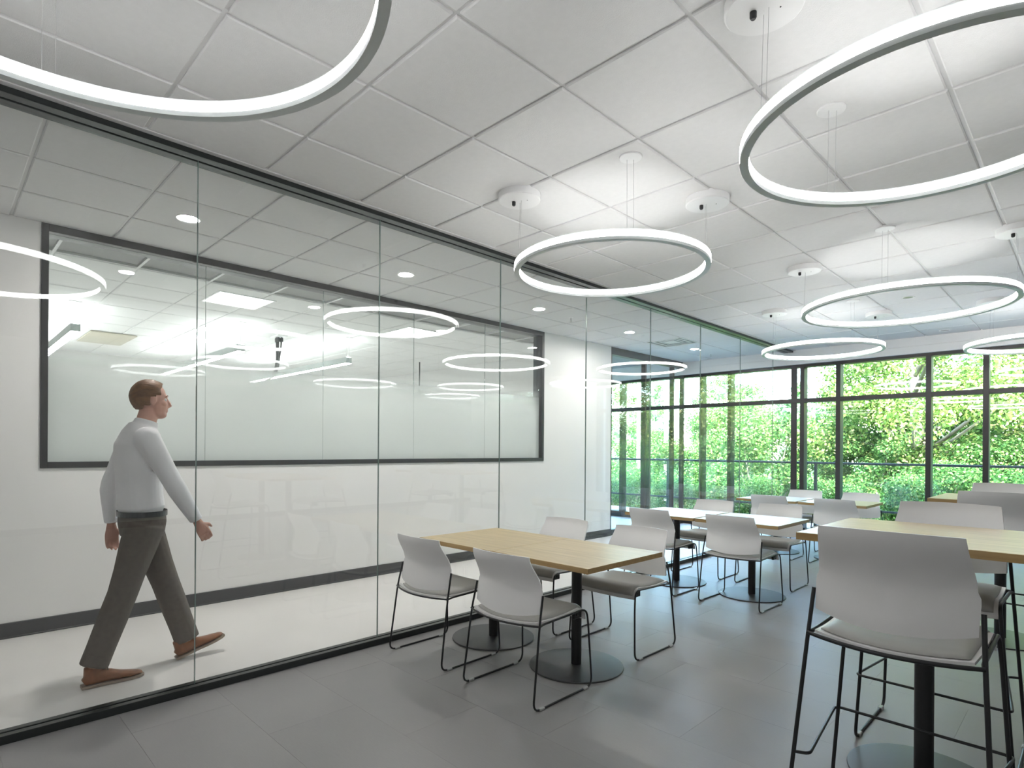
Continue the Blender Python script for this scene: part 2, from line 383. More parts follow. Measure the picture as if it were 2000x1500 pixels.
# ------------------------------------------------------------------ glass partition
part = empty('wall_glass', (0, 0, 0)); part['kind'] = 'structure'
YP0, YP1 = -8.15, YW-0.03
joints = [1.05+1.166*k for k in range(-8, 9)]
js = [YP0]+[y for y in joints if YP0+0.3 < y < YP1-0.2]+[YP1]
for a, b in zip(js[:-1], js[1:]):
    MB().box(XG-0.006, XG+0.006, a+0.002, b-0.002, 0.03, 2.945).build('pane', M['glass'], part)
for a in js[1:-1]:
    MB().box(XG-0.0058, XG+0.0058, a-0.0018, a+0.0018, 0.041, 2.94).build('joint', M['edge'], part)
ra = MB(); ra.bbox(XG+0.0075, XG+0.046, YP0, YP1, 0.0, 0.040, 0.0015); ra.bbox(XG-0.046, XG-0.0075, YP0, YP1, 0.0, 0.040, 0.0015); ra.box(XG-0.0075, XG+0.0075, YP0, YP1, 0, 0.028)
ra.build('floor_track', M['chan'], part)
hd = MB(); hd.bbox(XG+0.009, XG+0.070, YP0, YP1, 2.940, ZC+0.015, 0.0015); hd.bbox(XG-0.075, XG-0.009, YP0, YP1, 2.940, ZC+0.015, 0.0015); hd.box(XG-0.009, XG+0.009, YP0, YP1, 2.955, ZC+0.01)
hd.build('head_track', M['chan'], part)
MB().bbox(XG+0.070, XG+0.108, YP0, YP1, 2.968, ZC+0.012, 0.001).build('head_trim', M['grid'], part)
MB().bbox(XG-0.108, XG-0.075, YP0, YP1, 2.968, ZC+0.012, 0.001).build('head_trim', M['grid'], part)
MB().bbox(XG+0.012, XG+0.100, YP1-0.03, YP1+0.0, 0.0, 2.938, 0.002).build('end_post', M['mull'], part)

# ------------------------------------------------------------------ window wall
XE = 0.36
mx = [-1.04, -1.67, -2.82, -3.345, -4.55, -5.08, -6.24, -6.81, -7.93, -8.5, -9.62, -10.2, -11.3, 0.09, XE-0.03]
mx = sorted(mx)
wn = empty('window_2', (0, 0, 0)); wn['kind'] = 'structure'
FD0, FD1 = YW-0.07, YW+0.09
for x in mx: MB().bbox(x-0.032, x+0.032, FD0, FD1, 0.0, 2.745, 0.002).build('mullion', M['mull'], wn)
e = [-12.55]+mx
struct('wall_window_side', MB().box(XE, X1, YW-0.14, YW+0.3, 0, 2.745), M['wall'])
for a, b in zip(e[:-1], e[1:]):
    a2, b2 = a+0.032, b-0.032
    MB().bbox(a2, b2, FD0, FD1, 2.133, 2.197, 0.002).build('transom', M['mull'], wn)
    MB().bbox(a2, b2, FD0, FD1, 2.700, 2.745, 0.002).build('head_rail', M['mull'], wn)
    MB().bbox(a2, b2, FD0, FD1, 0.0, 0.11, 0.002).build('sill_rail', M['mull'], wn)
    MB().box(a2, b2, YW, YW+0.008, 0.11, 2.133).build('pane', M['wglass'], wn)
    MB().box(a2, b2, YW, YW+0.008, 2.197, 2.700).build('pane', M['wglass'], wn)

# storefront at the corridor end, in line with the corridor wall
sf = empty('window_3', (0, 0, 0)); sf['kind'] = 'structure'
sy = [YE+0.02, 8.62, 9.55, YW-0.09]
for yv in sy: MB().bbox(XB-0.09, XB-0.01, yv-0.022, yv+0.022, 0, 2.86, 0.002).build('mullion', M['mull'], sf)
MB().bbox(XB-0.10, XB, YE, YW-0.07, 2.86, ZC+0.01, 0.002).build('head_rail', M['mull'], sf)
for a, b in zip(sy[:-1], sy[1:]):
    MB().bbox(XB-0.09, XB-0.01, a+0.022, b-0.022, 0.0, 0.09, 0.002).build('sill_rail', M['mull'], sf)
    MB().box(XB-0.054, XB-0.044, a+0.022, b-0.022, 0.09, 2.86).build('pane', M['wglass'], sf)

# ------------------------------------------------------------------ ring lights
def ring_light(c, Rr, sup, label, zb=2.515):
    t = empty('ring_pendant', (c[0], c[1], zb))
    h = 0.058; w_ = 0.016
    b = MB(); b.ringsweep([(-w_, 0), (w_, 0), (w_, 0.017), (w_-0.004, 0.0175), (-w_+0.004, 0.0175), (-w_, 0.017)], Rr, 128)
    b.ringsweep([(-w_+0.002, h-0.006), (w_-0.002, h-0.006), (w_-0.002, h), (-w_+0.002, h)], Rr, 128)
    autosmooth(b.build('ring_body', M['ringbody'], t))
    l = MB(); l.ringsweep([(-w_-0.001, 0.018), (w_+0.001, 0.018), (w_+0.001, h-0.007), (-w_-0.001, h-0.007)], Rr, 128)
    autosmooth(l.build('light_lens', M['ring'], t))
    for (kind, dx, dy) in sup:
        zt = ZC-zb
        cs = (dx, dy)
        ang = math.atan2(dy, dx); rad = (math.cos(ang)*Rr, math.sin(ang)*Rr)
        for s_ in (-1, 1):
            ox = -math.sin(ang)*0.018*s_; oy = math.cos(ang)*0.018*s_
            MB().tube([(rad[0]+ox, rad[1]+oy, h), (rad[0]*0.985+ox, rad[1]*0.985+oy, zt-0.02)], 0.0009, 5).build('suspension_wire', M['wire'], t)
        if kind == 'c':
            autosmooth(MB().lathe([(0.001, zt-0.017), (0.060, zt-0.017), (0.063, zt-0.014), (0.063, zt), (0.001, zt)], 32, (rad[0], rad[1], 0), caps=False).build('ceiling_canopy', M['white'], t))
        else:
            d = autosmooth(MB().lathe([(0.001, zt-0.052), (0.128, zt-0.052), (0.134, zt-0.047), (0.134, zt), (0.001, zt)], 40, (rad[0], rad[1], 0), caps=False).build('power_canopy', M['white'], t))
            k = MB().lathe([(0.001, zt-0.078), (0.008, zt-0.078), (0.012, zt-0.071), (0.012, zt-0.052), (0.001, zt-0.052)], 12, (rad[0]-0.03, rad[1]-0.02, 0), caps=False)
            k.build('sensor_knob', M['black'], d)
            MB().lathe([(0.001, zt-0.054), (0.003, zt-0.054), (0.003, zt-0.052)], 6, (rad[0]+0.05, rad[1]+0.02, 0), caps=False).build('screw', M['black'], d)
    tag(t, label, 'pendant light', 'ring pendants')
    return t
S1 = [('c', 0.38, -0.37), ('d', -0.34, -0.52), ('d', 0.47, 0.35)]
ring_light((-2.26, 3.16), 0.612, S1, 'white ring pendant over the wooden table nearest the glass wall front')
ring_light((-2.30, 7.45), 0.625, S1, 'white ring pendant before the windows, near the far end of the glass wall')
ring_light((-0.44, 2.58), 0.625, [('d', -0.42, -0.49), ('c', -0.46, 0.44), ('d', 0.5, 0.4)], 'huge-looking ring pendant cut by the upper right picture edge')
ring_light((-1.12, 5.62), 0.725, [('c', 0.03, -0.7), ('d', -0.66, -0.16), ('d', 0.72, -0.09)], 'wide ring pendant in mid room between the near large ring and the windows')
ring_light((-1.677, 0.171), 0.757, [('c', 0.3, 0.7), ('c', -0.75, 0.1), ('d', 0.6, -0.5)], 'ring pendant cut by the top left of the picture, above the walking man')
ring_light((-0.45, 8.50), 0.625, S1, 'small ring pendant at the right edge touching the window head')

# ------------------------------------------------------------------ ceiling fittings
def downlight(x, y, lab, on=True, r=0.062, grp='corridor downlights'):
    t = empty('downlight', (x, y, ZC-0.012))
    autosmooth(MB().lathe([(r, 0.004), (r, -0.001), (r+0.013, -0.004), (r+0.016, 0.0), (r+0.016, 0.006)], 32, caps=False).build('trim_ring', M['white'], t))
    autosmooth(MB().lathe([(0.001, 0.002), (r, 0.002), (r, 0.004)], 32, caps=False).build('lens', M['down'] if on else M['chanl'], t))
    tag(t, lab, 'downlight', grp)
ord_ = ['above the left end of the black framed window, nearest the viewer', 'over the second glass joint of the partition', 'beside the sprinkler near the black frame\'s right end', 'just before the square air diffuser', 'just past the square air diffuser']
for k in range(5): downlight(-4.54, 1.29+1.84*k, 'lit round corridor downlight '+ord_[k])
for k in (): downlight(-4.54, 1.29-1.84*k, 'lit corridor downlight behind the viewer, %s along the row' % ('first', 'second', 'third', 'fourth')[k-1])
for q in range(9):      # unseen panels added behind the viewer to brighten the room
    xx, yy = (-2.4, 0.2, 2.8)[q % 3], (-1.9, -4.2, -6.5)[q//3]
    t = empty('fill_panel_light', (xx, yy, ZC-0.026))
    MB().box(-0.61, 0.61, -0.305, -0.285, -0.004, 0.008).box(-0.61, 0.61, 0.285, 0.305, -0.004, 0.008).box(-0.61, -0.59, -0.285, 0.285, -0.004, 0.008).box(0.59, 0.61, -0.285, 0.285, -0.004, 0.008).build('housing', M['white'], t)
    MB().box(-0.59, 0.59, -0.285, 0.285, 0.0, 0.006).build('lens', M['troffer'], t)
    tag(t, 'added rectangular fill light on the ceiling behind the viewer', 'ceiling light', 'added fill lights behind the viewer')
downlight(-1.40, 7.25, 'unlit round fitting seen inside the wide ring pendant', False, 0.045, 'unlit ceiling rounds')
downlight(-0.787, 7.92, 'unlit larger round fitting inside the wide ring, right of its centre', False, 0.065, 'unlit ceiling rounds')
downlight(-1.43, 9.55, 'dark round ceiling fitting close to the window bulkhead', False, 0.05, 'unlit ceiling rounds')
downlight(-2.22, 8.35, 'dark round ceiling fitting above the ring by the glass wall end', False, 0.05, 'unlit ceiling rounds')
def sprinkler(x, y, lab):
    t = empty('sprinkler', (x, y, ZC-0.006))
    autosmooth(MB().lathe([(0.001, -0.006), (0.03, -0.004), (0.034, 0.003), (0.001, 0.004)], 20, caps=False).build('escutcheon', M['white'], t))
    s_ = MB(); s_.tube([(0, 0, 0), (0, 0, -0.03)], 0.008, 8); s_.tube([(0, 0, -0.028), (0.012, 0, -0.04), (0, 0, -0.052), (-0.012, 0, -0.04), (0, 0, -0.028)], 0.003, 6)
    s_.lathe([(0.001, -0.056), (0.017, -0.055), (0.017, -0.053), (0.001, -0.052)], 12, caps=False)
    s_.build('sprinkler_head', M['chrome'], t); tag(t, lab, 'sprinkler')
sprinkler(-4.56, 5.57, 'ceiling sprinkler head between corridor downlights above the black frame corner')
sprinkler(-4.57, 9.27, 'ceiling sprinkler head beyond the last corridor downlight')
# air diffuser
t = empty('air_diffuser', (-4.52, 7.90, ZC-0.004))
fr = MB()
for i_, (s_, z_) in enumerate(((0.295, 0.0), (0.215, 0.004), (0.14, 0.008))):
    fr.box(-s_, s_, -s_, -s_+0.02, z_-0.006, z_+0.004); fr.box(-s_, s_, s_-0.02, s_, z_-0.006, z_+0.004); fr.box(-s_, -s_+0.02, -s_+0.02, s_-0.02, z_-0.006, z_+0.004); fr.box(s_-0.02, s_, -s_+0.02, s_-0.02, z_-0.006, z_+0.004)
fr.build('diffuser_frame', M['white'], t); MB().box(-0.29, 0.29, -0.29, 0.29, 0.006, 0.016).build('backing_plate', mat('diffuser_dark_grey', (0.12, 0.14, 0.14), 0.5), t)  # backing plate in plain dark grey
MB().bbox(-0.09, 0.09, -0.09, 0.09, -0.002, 0.004, 0.002).build('centre_plate', M['white'], t)
tag(t, 'square white air diffuser in the corridor ceiling by the wall end', 'vent')

# ------------------------------------------------------------------ room behind the window: fittings
def troffer(x, y, lab):
    t = empty('troffer_light', (x, y, ZC-0.012))
    f_ = MB(); s_ = 0.30
    f_.box(-s_, s_, -s_, -s_+0.02, -0.004, 0.008); f_.box(-s_, s_, s_-0.02, s_, -0.004, 0.008); f_.box(-s_, -s_+0.02, -s_+0.02, s_-0.02, -0.004, 0.008); f_.box(s_-0.02, s_, -s_+0.02, s_-0.02, -0.004, 0.008)
    f_.build('housing', M['white'], t); MB().box(-0.28, 0.28, -0.28, 0.28, 0.0, 0.006).build('lens', M['troffer'], t)
    tag(t, lab, 'ceiling light', 'square lights in the room behind the window')
troffer(-6.70, 2.41, 'bright square ceiling light seen through the window, left of the second glass joint')
troffer(-6.75, 4.80, 'bright square ceiling light seen through the window inside a reflected ring')
def linear(x, y, zb, length, lab):
    t = empty('linear_pendant', (x, y, zb))
    MB().box(-length, 0, -0.045, 0.045, 0.004, 0.09).build('housing', mat('linear_housing', (0.45, 0.5, 0.49), 0.5), t)
    MB().box(-length+0.004, -0.004, -0.041, 0.041, 0.0, 0.004).build('lens', M['line'], t)
    MB().box(-length+0.004, -0.004, -0.03, 0.03, 0.0905, 0.093).build('uplight_lens', M['lineup'], t)
    for q in (-0.04, -length+0.04):
        for s_ in (-0.022, 0, 0.022): MB().tube([(q, s_, 0.09), (q, s_*1.0, ZC-zb-0.01)], 0.0022, 5).build('suspension_wire', M['wire'], t)
        MB().bbox(q-0.06, q+0.06, -0.06, 0.06, ZC-zb-0.018, ZC-zb-0.006, 0.002).build('ceiling_plate', M['white'], t)
    tag(t, lab, 'pendant light', 'linear pendants behind the window')
linear(-8.05, 1.15, 2.63, 3.4, 'grey linear pendant at the far left behind the window')
linear(-7.80, 2.85, 2.59, 3.6, 'grey linear pendant behind the window, next to the hanging cables')
linear(-7.74, 4.35, 2.59, 3.6, 'grey linear pendant behind the window, right of the hanging cables')
mc = MB()
for a, b in [(x_, y_) for x_ in range(12) for y_ in range(14)]:
    xx, yy = -6.16-TS*a, -1.1+TS*b
    if yy > 7.2: continue
    t_ = tile_mesh(xx-TS, xx, yy, yy+TS); mc.add(t_.v, t_.f)
o = mc.build('ceiling_tiles_back_room', M['tile'], ceil); o['kind'] = 'stuff'
gb = MB()
for a in range(13): gb.box(-6.16-TS*a-0.0115, -6.16-TS*a+0.0115, -8.1, 7.4, ZC-0.001, ZC+0.02)
for b in range(15): gb.box(-12.6, XB-T, -1.1+TS*b-0.0115, -1.1+TS*b+0.0115, ZC-0.0006, ZC+0.02)
gb.build('grid_bars_back_room', M['grid'], ceil)['kind'] = 'stuff'
o = MB().bbox(-10.95, -9.87, 1.58, 2.14, ZC-0.034, ZC-0.016, 0.003).build('sound_panel', mat('tan_panel', (0.45, 0.42, 0.34), 0.7)); tag(o, 'tan rectangular panel in the ceiling behind the window, top left', 'panel')
t = empty('cable_drop', (-8.39, 3.59, 0)); random.seed(4)
MB().bbox(-0.14, 0.14, -0.07, 0.07, ZC-0.03, ZC-0.006, 0.003).build('ceiling_box', M['white'], t)
for k in range(5):
    a = random.uniform(-0.06, 0.06); b = random.uniform(-0.03, 0.03)
    MB().tube([(a, b, ZC-0.03), (a*0.6, b, 2.80), (-0.02+a*0.15, 0.01*k-0.02, 2.62), (-0.06, -0.05+0.01*k, 2.40), (-0.25-0.06*k, -0.16-0.03*k, 2.20), (-0.42-0.1*k, -0.25, 2.08)], 0.011, 6, bend=0.12).build('cable', M['black'], t)
    MB().bbox(a-0.022, a+0.022, b-0.015, b+0.015, ZC-0.10, ZC-0.04, 0.003).build('plug', M['chan'], t)
tag(t, 'bundle of black cables hanging from a ceiling box behind the window', 'cables')
t = empty('cone_pendant', (-8.96, 6.50, 0))
MB().tube([(0, 0, ZC-0.01), (0, 0, 2.42)], 0.012, 8).build('stem', M['chan'], t)
autosmooth(MB().lathe([(0.02, 2.43), (0.035, 2.40), (0.06, 2.36), (0.17, 2.30), (0.175, 2.28), (0.168, 2.28), (0.055, 2.34), (0.03, 2.38)], 28, caps=False).build('shade', M['chan'], t))
tag(t, 'dark cone shaded pendant on a stem seen through the window', 'pendant light')
o = MB().bbox(-12.58, -12.5, 4.3, 6.0, 1.2, 2.45, 0.01).build('wall_screen', mat('dark_screen', (0.05, 0.07, 0.09), 0.3)); tag(o, 'dark rectangular wall screen on the far wall behind the frosted window', 'screen')

# ------------------------------------------------------------------ tables
def make_table(height, pole_r, base_r):
    t = empty('pedestal_table')
    s_ = 0.3785; th = 0.030
    mb = MB(); b = 0.0015
    z0, z1 = height-th, height
    v = [(-s_, -s_+b*2, z0), (s_, -s_+b*2, z0)]
    mb.add([(-s_, -0.381, z0), (s_, -0.381, z0), (s_, 0.381, z0), (-s_, 0.381, z0), (-s_, -0.381, z1-b), (s_, -0.381, z1-b), (s_, 0.381, z1-b), (-s_, 0.381, z1-b)],
           [(0, 1, 5, 4), (1, 2, 6, 5), (2, 3, 7, 6), (3, 0, 4, 7)], 1)
    mb.add([(-s_, -0.381, z1-b), (s_, -0.381, z1-b), (s_, 0.381, z1-b), (-s_, 0.381, z1-b), (-s_+b, -0.381+b, z1), (s_-b, -0.381+b, z1), (s_-b, 0.381-b, z1), (-s_+b, 0.381-b, z1), (-s_, -0.381, z0), (s_, -0.381, z0), (s_, 0.381, z0), (-s_, 0.381, z0)],
           [(0, 1, 5, 4), (1, 2, 6, 5), (2, 3, 7, 6), (3, 0, 4, 7), (4, 5, 6, 7), (11, 10, 9, 8)], 0)
    mb.build('tabletop', None, t, mats=[M['oak'], M['oakedge']])
    autosmooth(MB().lathe([(pole_r, 0.012), (pole_r, z0-0.012)], 32).build('pole', M['black'], t))
    MB().bbox(-0.13, 0.13, -0.13, 0.13, z0-0.014, z0, 0.003).build('mounting_plate', M['black'], t)
    autosmooth(MB().lathe([(0.001, 0.0), (base_r, 0.0), (base_r+0.002, 0.004), (base_r, 0.009), (base_r-0.02, 0.011), (0.06, 0.014), (0.001, 0.015)], 64, caps=False).build('base_disc', M['basemat'], t))
    return t
def place(proto, first, x, y, rz, label, cat, group):
    o = proto if first else copy_tree(proto)
    o.location = (x, y, 0); o.rotation_euler = (0, 0, rz); tag(o, label, cat, group); return o
lt = make_table(0.715, 0.0325, 0.292)
TX = (-3.06, -2.30)
lows = [(TX[0], 2.885, 'low oak topped table touching the glass wall, nearest row'), (TX[1], 2.885, 'low oak topped table of the nearest row, away from the glass'),
        (TX[0], 5.48, 'low oak table against the glass wall in the second row'), (TX[1]+0.02, 5.48, 'low oak table with sky glare, outer one of the second row'),
        (TX[0], 8.12, 'low oak table by the glass wall in the row next to the windows'), (TX[1]+0.03, 8.12, 'low oak table, outer one of the row next to the windows')]
for i, (x, y, lab) in enumerate(lows): place(lt, i == 0, x, y, 0, lab, 'table', 'low square tables')
ht = make_table(1.02, 0.0345, 0.275); ht.name = 'high_table'
highs = [(-0.50, 2.93, 'high oak table behind the big foreground stool'), (0.262, 2.93, 'high oak table continuing past the right picture edge'),
         (-0.49, 5.53, 'high oak table further back by the right edge, in front of the windows'), (0.272, 5.53, 'high oak table further back, outside the right picture edge')]
for i, (x, y, lab) in enumerate(highs): place(ht, i == 0, x, y, 0, lab, 'table', 'high tables')

# ------------------------------------------------------------------ chairs and stools
def sheet(fn, nu, nv, thick, nrm):
    """solid thin shell from a surface function; nrm = unit direction of thickness"""
    mb = MB(); v = []; N = Vector(nrm)
    P = [[Vector(fn(-1+2*i/nu, j_/nv)) for i in range(nu+1)] for j_ in range(nv+1)]
    nr = [[None]*(nu+1) for _ in range(nv+1)]
    for j_ in range(nv+1):
        for i in range(nu+1):
            du = P[j_][min(i+1, nu)]-P[j_][max(i-1, 0)]; dv = P[min(j_+1, nv)][i]-P[max(j_-1, 0)][i]
            n = du.cross(dv); n.normalize()
            if n.dot(N) < 0: n = -n
            nr[j_][i] = n
    for j_ in range(nv+1):
        for i in range(nu+1): v.append(P[j_][i])
    for j_ in range(nv+1):
        for i in range(nu+1):
            t_ = thick(-1+2*i/nu, j_/nv) if callable(thick) else thick
            v.append(P[j_][i]+nr[j_][i]*t_)
    K = (nu+1)*(nv+1); f = []
    for j_ in range(nv):
        for i in range(nu):
            a = j_*(nu+1)+i; f.append((a, a+1, a+nu+2, a+nu+1)); f.append((K+a, K+a+nu+1, K+a+nu+2, K+a+1))
    for i in range(nu):
        a = i; f.append((a, K+a, K+a+1, a+1)); a = nv*(nu+1)+i; f.append((a, a+1, K+a+1, K+a))
    for j_ in range(nv):
        a = j_*(nu+1); f.append((a, a+nu+1, K+a+nu+1, K+a)); a += nu; f.append((a, K+a, K+a+nu+1, a+nu+1))
    bm = bmesh.new(); vs_ = [bm.verts.new(p) for p in v]
    for q in f:
        try: bm.faces.new([vs_[k] for k in q])
        except ValueError: pass
    bmesh.ops.recalc_face_normals(bm, faces=bm.faces[:]); bm.verts.index_update()
    mb.add([x.co[:] for x in bm.verts], [[x.index for x in q.verts] for q in bm.faces]); bm.free()
    return mb
def lerp(tab, x):
    for (a, p), (b, q) in zip(tab[:-1], tab[1:]):
        if x <= b: u = (x-a)/(b-a); u = max(0, min(1, u)); return p+(q-p)*u
    return tab[-1][1]
def smooth_lerp(tab, x):
    for (a, p), (b, q) in zip(tab[:-1], tab[1:]):
        if x <= b: u = max(0, min(1, (x-a)/(b-a))); u = u*u*(3-2*u); return p+(q-p)*u
    return tab[-1][1]
def make_seat(kind):
    st = kind == 'stool'
    t = empty('bar_stool' if st else 'sled_chair')
    dz = 0.288 if st else 0.0          # lift of the seat
    kx = 0.93 if st else 1.0
    yj = 0.115 if st else 0.058        # rear joint
    oy = yj-0.058
    fx = 0.285 if st else 0.272
    fy = 0.53 if st else 0.505
    jz = 0.43+dz
    # back: lower part broad between the two stubs, upper part narrower and leaning back
    def back(u, v):
        z = (0.516 if st else 0.486)+v*(0.274 if st else 0.304)
        hw = smooth_lerp([(0, 0.243), (0.36, 0.247), (0.44, 0.238), (1.0, 0.219)], v)*kx
        y_ = smooth_lerp([(0, 0.078), (0.42, 0.098), (1.0, 0.022)], v)
        cv = 0.058-0.018*v
        zc = z+(0.024*v if st else 0)-0.026*(1-u*u)*(1-v)**1.5+0.004*(1-u*u)*v
        r_ = 1-0.012*max(0, v-0.93)/0.07
        return (u*hw*r_, y_-cv*(1-u*u)+oy, zc+dz)
    b = sheet(back, 16, 16, 0.007, (0, 1, 0)).build('backrest', M['shell'] if st else M['shell_lit'], t); autosmooth(b, 50)
    # seat shell with waterfall front
    def prof(v, u, inset=0.0):
        yr = 0.052+inset-0.055*(1-u*u)
        s_ = v
        if s_ < 0.72:
            q = s_/0.72; return (yr+(0.415-yr)*q, 0.447+0.010*q-0.010*math.sin(q*PI))
        a = (s_-0.72)/0.28*R(78); rr = 0.062
        return (0.415+rr*math.sin(a), 0.457-rr*(1-math.cos(a))-0.02*max(0, (s_-0.9)/0.1)*(1 if not inset else 0.3))
    def seat(u, v):
        y_, z = prof(v, u); hw = (0.236+0.012*v)*kx
        return (u*hw, y_+oy, z+dz-0.006*(1-u*u))
    s1 = sheet(seat, 14, 20, -0.009, (0, 0, 1)).build('seat_shell', M['seatsh'], t); autosmooth(s1, 50)
    def pad(u, v):
        y_, z = prof(0.005+v*0.97, u, 0.017); hw = (0.221+0.011*v)*kx
        return (u*hw, y_+oy, z+dz-0.006*(1-u*u)+0.0008)
    def pth(u, v): return 0.004+0.015*min(1, (1-abs(u))*7)**0.5*min(1, v*9)**0.5*min(1, (1-v)*7)**0.5
    s2 = sheet(pad, 28, 30, pth, (0, 0, 1)).build('seat_cushion', M['pad'], t); autosmooth(s2, 80)
    rr = 0.0058 if not st else 0.0072
    for s_ in (-1, 1):
        jx = 0.262*kx
        f_ = MB()
        f_.tube([(s_*0.2535*kx, 0.092+oy, 0.585+dz), (s_*jx, yj, jz), (s_*fx, 0.0, rr), (s_*fx, fy, rr), (s_*(jx-0.004 if not st else jx), 0.487+oy, 0.34+dz), (s_*(jx-0.008), 0.474+oy, 0.446+dz), (s_*(jx-0.008), 0.10+oy, 0.434+dz), (s_*jx, yj, jz)], rr, 8, bend=0.055, bn=6)
        o = f_.build('sled_frame', M['black'], t); autosmooth(o, 60)
        for (ya, yb) in ((0.045, 0.085), (fy-0.085, fy-0.045)):
            g_ = MB().bbox(s_*fx-rr-0.004, s_*fx+rr+0.004, ya, yb, 0.0002, rr*2+0.002, 0.003).build('floor_glide', M['glide'], t)
    # curved rear bar and front bracket
    rb = [(u*0.262*kx, (yj-0.004)-0.060*(1-u*u), jz+0.002-0.004*(1-u*u)) for u in [-1+2*i/14 for i in range(15)]]
    autosmooth(MB().tube(rb, rr, 8).build('rear_bar', M['black'], t), 60)
    MB().bbox(-0.24*kx, 0.24*kx, 0.40+oy, 0.425+oy, 0.412+dz, 0.436+dz, 0.004).bbox(-0.235*kx, -0.215*kx, 0.385+oy, 0.455+oy, 0.395+dz, 0.435+dz, 0.004).bbox(0.215*kx, 0.235*kx, 0.385+oy, 0.455+oy, 0.395+dz, 0.435+dz, 0.004).build('seat_bracket', M['black'], t)
    if st:
        z_ = 0.315; jx = 0.262*kx
        def legx(zz): return fx+(jx-fx)*zz/jz
        lx = legx(z_); yr_ = yj*(z_/jz)
        yf = fy+(0.487+oy-fy)*(z_/(0.34+dz))
        p = [(-lx, yr_, z_), (-lx+0.045, yr_+0.02, z_), (-lx-0.012, yf+0.012, z_), (lx+0.012, yf+0.012, z_), (lx-0.045, yr_+0.02, z_), (lx, yr_, z_)]
        autosmooth(MB().tube(p, 0.0058, 8, bend=0.03).build('footrest', M['black'], t), 60)
    return t
ch = make_seat('chair')
CH = []
for (x, y, dx, who) in ((TX[0]+0.0, 2.19, 0, 'light grey sled chair nearest the glass wall, seen from behind'), (TX[1], 2.19, 0, 'light grey sled chair with back turned, second from the glass, at the nearest table'),
        (-3.03, 4.86, 0, 'light grey sled chair by the glass, back turned, near side of the second table row'), (-2.24, 4.88, 0, 'light grey sled chair, outer one, back turned, near side of the second table row'),
        (-2.93, 7.50, 0, 'light grey sled chair, back turned, at the window row table beside the glass wall'), (-2.17, 7.50, 0, 'light grey sled chair, back turned, outer one at the window row table')):
    CH.append((x, y, 0.0, who))
for (x, y, who) in ((-3.04, 3.70, 'light grey sled chair behind the nearest table by the glass, facing the viewer'), (-2.34, 3.70, 'light grey sled chair behind the nearest table, outer one, whole seat front showing'),
        (-3.05, 6.33, 'light grey sled chair by the glass, facing the viewer, far side of the second row'), (-2.33, 6.33, 'light grey sled chair, outer one, facing the viewer, far side of the second row'),
        (-2.94, 8.93, 'light grey sled chair facing the viewer at the window row, beside the glass wall end'), (-2.24, 8.93, 'light grey sled chair facing the viewer at the window row, outer one')):
    CH.append((x, y, PI, who))
random.seed(2)
for i, (x, y, rz, who) in enumerate(CH): place(ch, i == 0, x, y, rz+random.uniform(-0.02, 0.02), who, 'chair', 'sled base chairs at the low tables')
stl = make_seat('stool')
ST = [(-0.47, 2.08, 0, 'large foreground bar stool with its grey back to the viewer'), (-0.51, 3.62, PI, 'bar stool across the high table, facing the foreground stool'),
      (-0.44, 4.72, 0, 'bar stool with back turned at the second high table, by the right edge'), (-0.52, 6.22, PI, 'bar stool beyond the second high table, only its back top showing')]
for i, (x, y, rz, who) in enumerate(ST): place(stl, i == 0, x, y, rz, who, 'stool', 'bar stools')

# ------------------------------------------------------------------ walking person
def loft(secs, n=20):
    """secs: list of (centre, rx, ry, axis_up) ellipses; builds a closed tube, ellipse plane perpendicular to path"""
    mb = MB(); v = []; f = []
    P = [Vector(s[0]) for s in secs]
    for i, s in enumerate(secs):
        t = (P[min(i+1, len(P)-1)]-P[max(i-1, 0)]).normalized()
        ex = (Vector((1, 0, 0))-t*t.x).normalized(); ey = t.cross(ex)
        for k in range(n):
            a = 2*PI*k/n; v.append(P[i]+ex*math.cos(a)*s[1]+ey*math.sin(a)*s[2])
    for i in range(len(secs)-1):
        for k in range(n): f.append((i*n+k, i*n+(k+1) % n, (i+1)*n+(k+1) % n, (i+1)*n+k))
    f.append(tuple(range(n-1, -1, -1))); f.append(tuple((len(secs)-1)*n+k for k in range(n)))
    return mb.add(v, f)
def ell(c, r, rot=None, seg=18):
    bm = bmesh.new(); bmesh.ops.create_uvsphere(bm, u_segments=seg, v_segments=seg//2+2, radius=1)
    M_ = Matrix.Translation(c) @ (rot.to_4x4() if rot else Matrix()) @ Matrix.Diagonal((*r, 1))
    bmesh.ops.transform(bm, matrix=M_, verts=bm.verts); bm.verts.index_update()
    mb = MB().add([x.co[:] for x in bm.verts], [[x.index for x in q.verts] for q in bm.faces]); bm.free(); return mb
def merge(parts):
    o = MB()
    for p in parts: o.add(p.v, p.f)
    return o
def remeshed(name, parts, voxel, m, parent, smooth_it=4):
    mb = merge(parts); bm = bmesh.new()
    for p in mb.v: bm.verts.new(p)
    bm.verts.ensure_lookup_table()
    for q in mb.f: bm.faces.new([bm.verts[k] for k in q])
    bmesh.ops.recalc_face_normals(bm, faces=bm.faces[:])
    me = bpy.data.meshes.new(name); bm.to_mesh(me); bm.free()
    o = bpy.data.objects.new(name, me); C.objects.link(o)
    a = o.modifiers.new('r', 'REMESH'); a.mode = 'VOXEL'; a.voxel_size = voxel
    b = o.modifiers.new('s', 'SMOOTH'); b.factor = 0.5; b.iterations = smooth_it
    dg = bpy.context.evaluated_depsgraph_get(); dg.update()
    me2 = bpy.data.meshes.new_from_object(o.evaluated_get(dg)); me2.name = name
    o.modifiers.clear(); o.data = me2; me2.materials.clear(); me2.materials.append(m)
    me2.polygons.foreach_set('use_smooth', [True]*len(me2.polygons)); me2.update()
    if parent: o.parent = parent
    return o
skin = mat('skin', (0.56, 0.31, 0.24), 0.5, noise=0.05, scale=12)
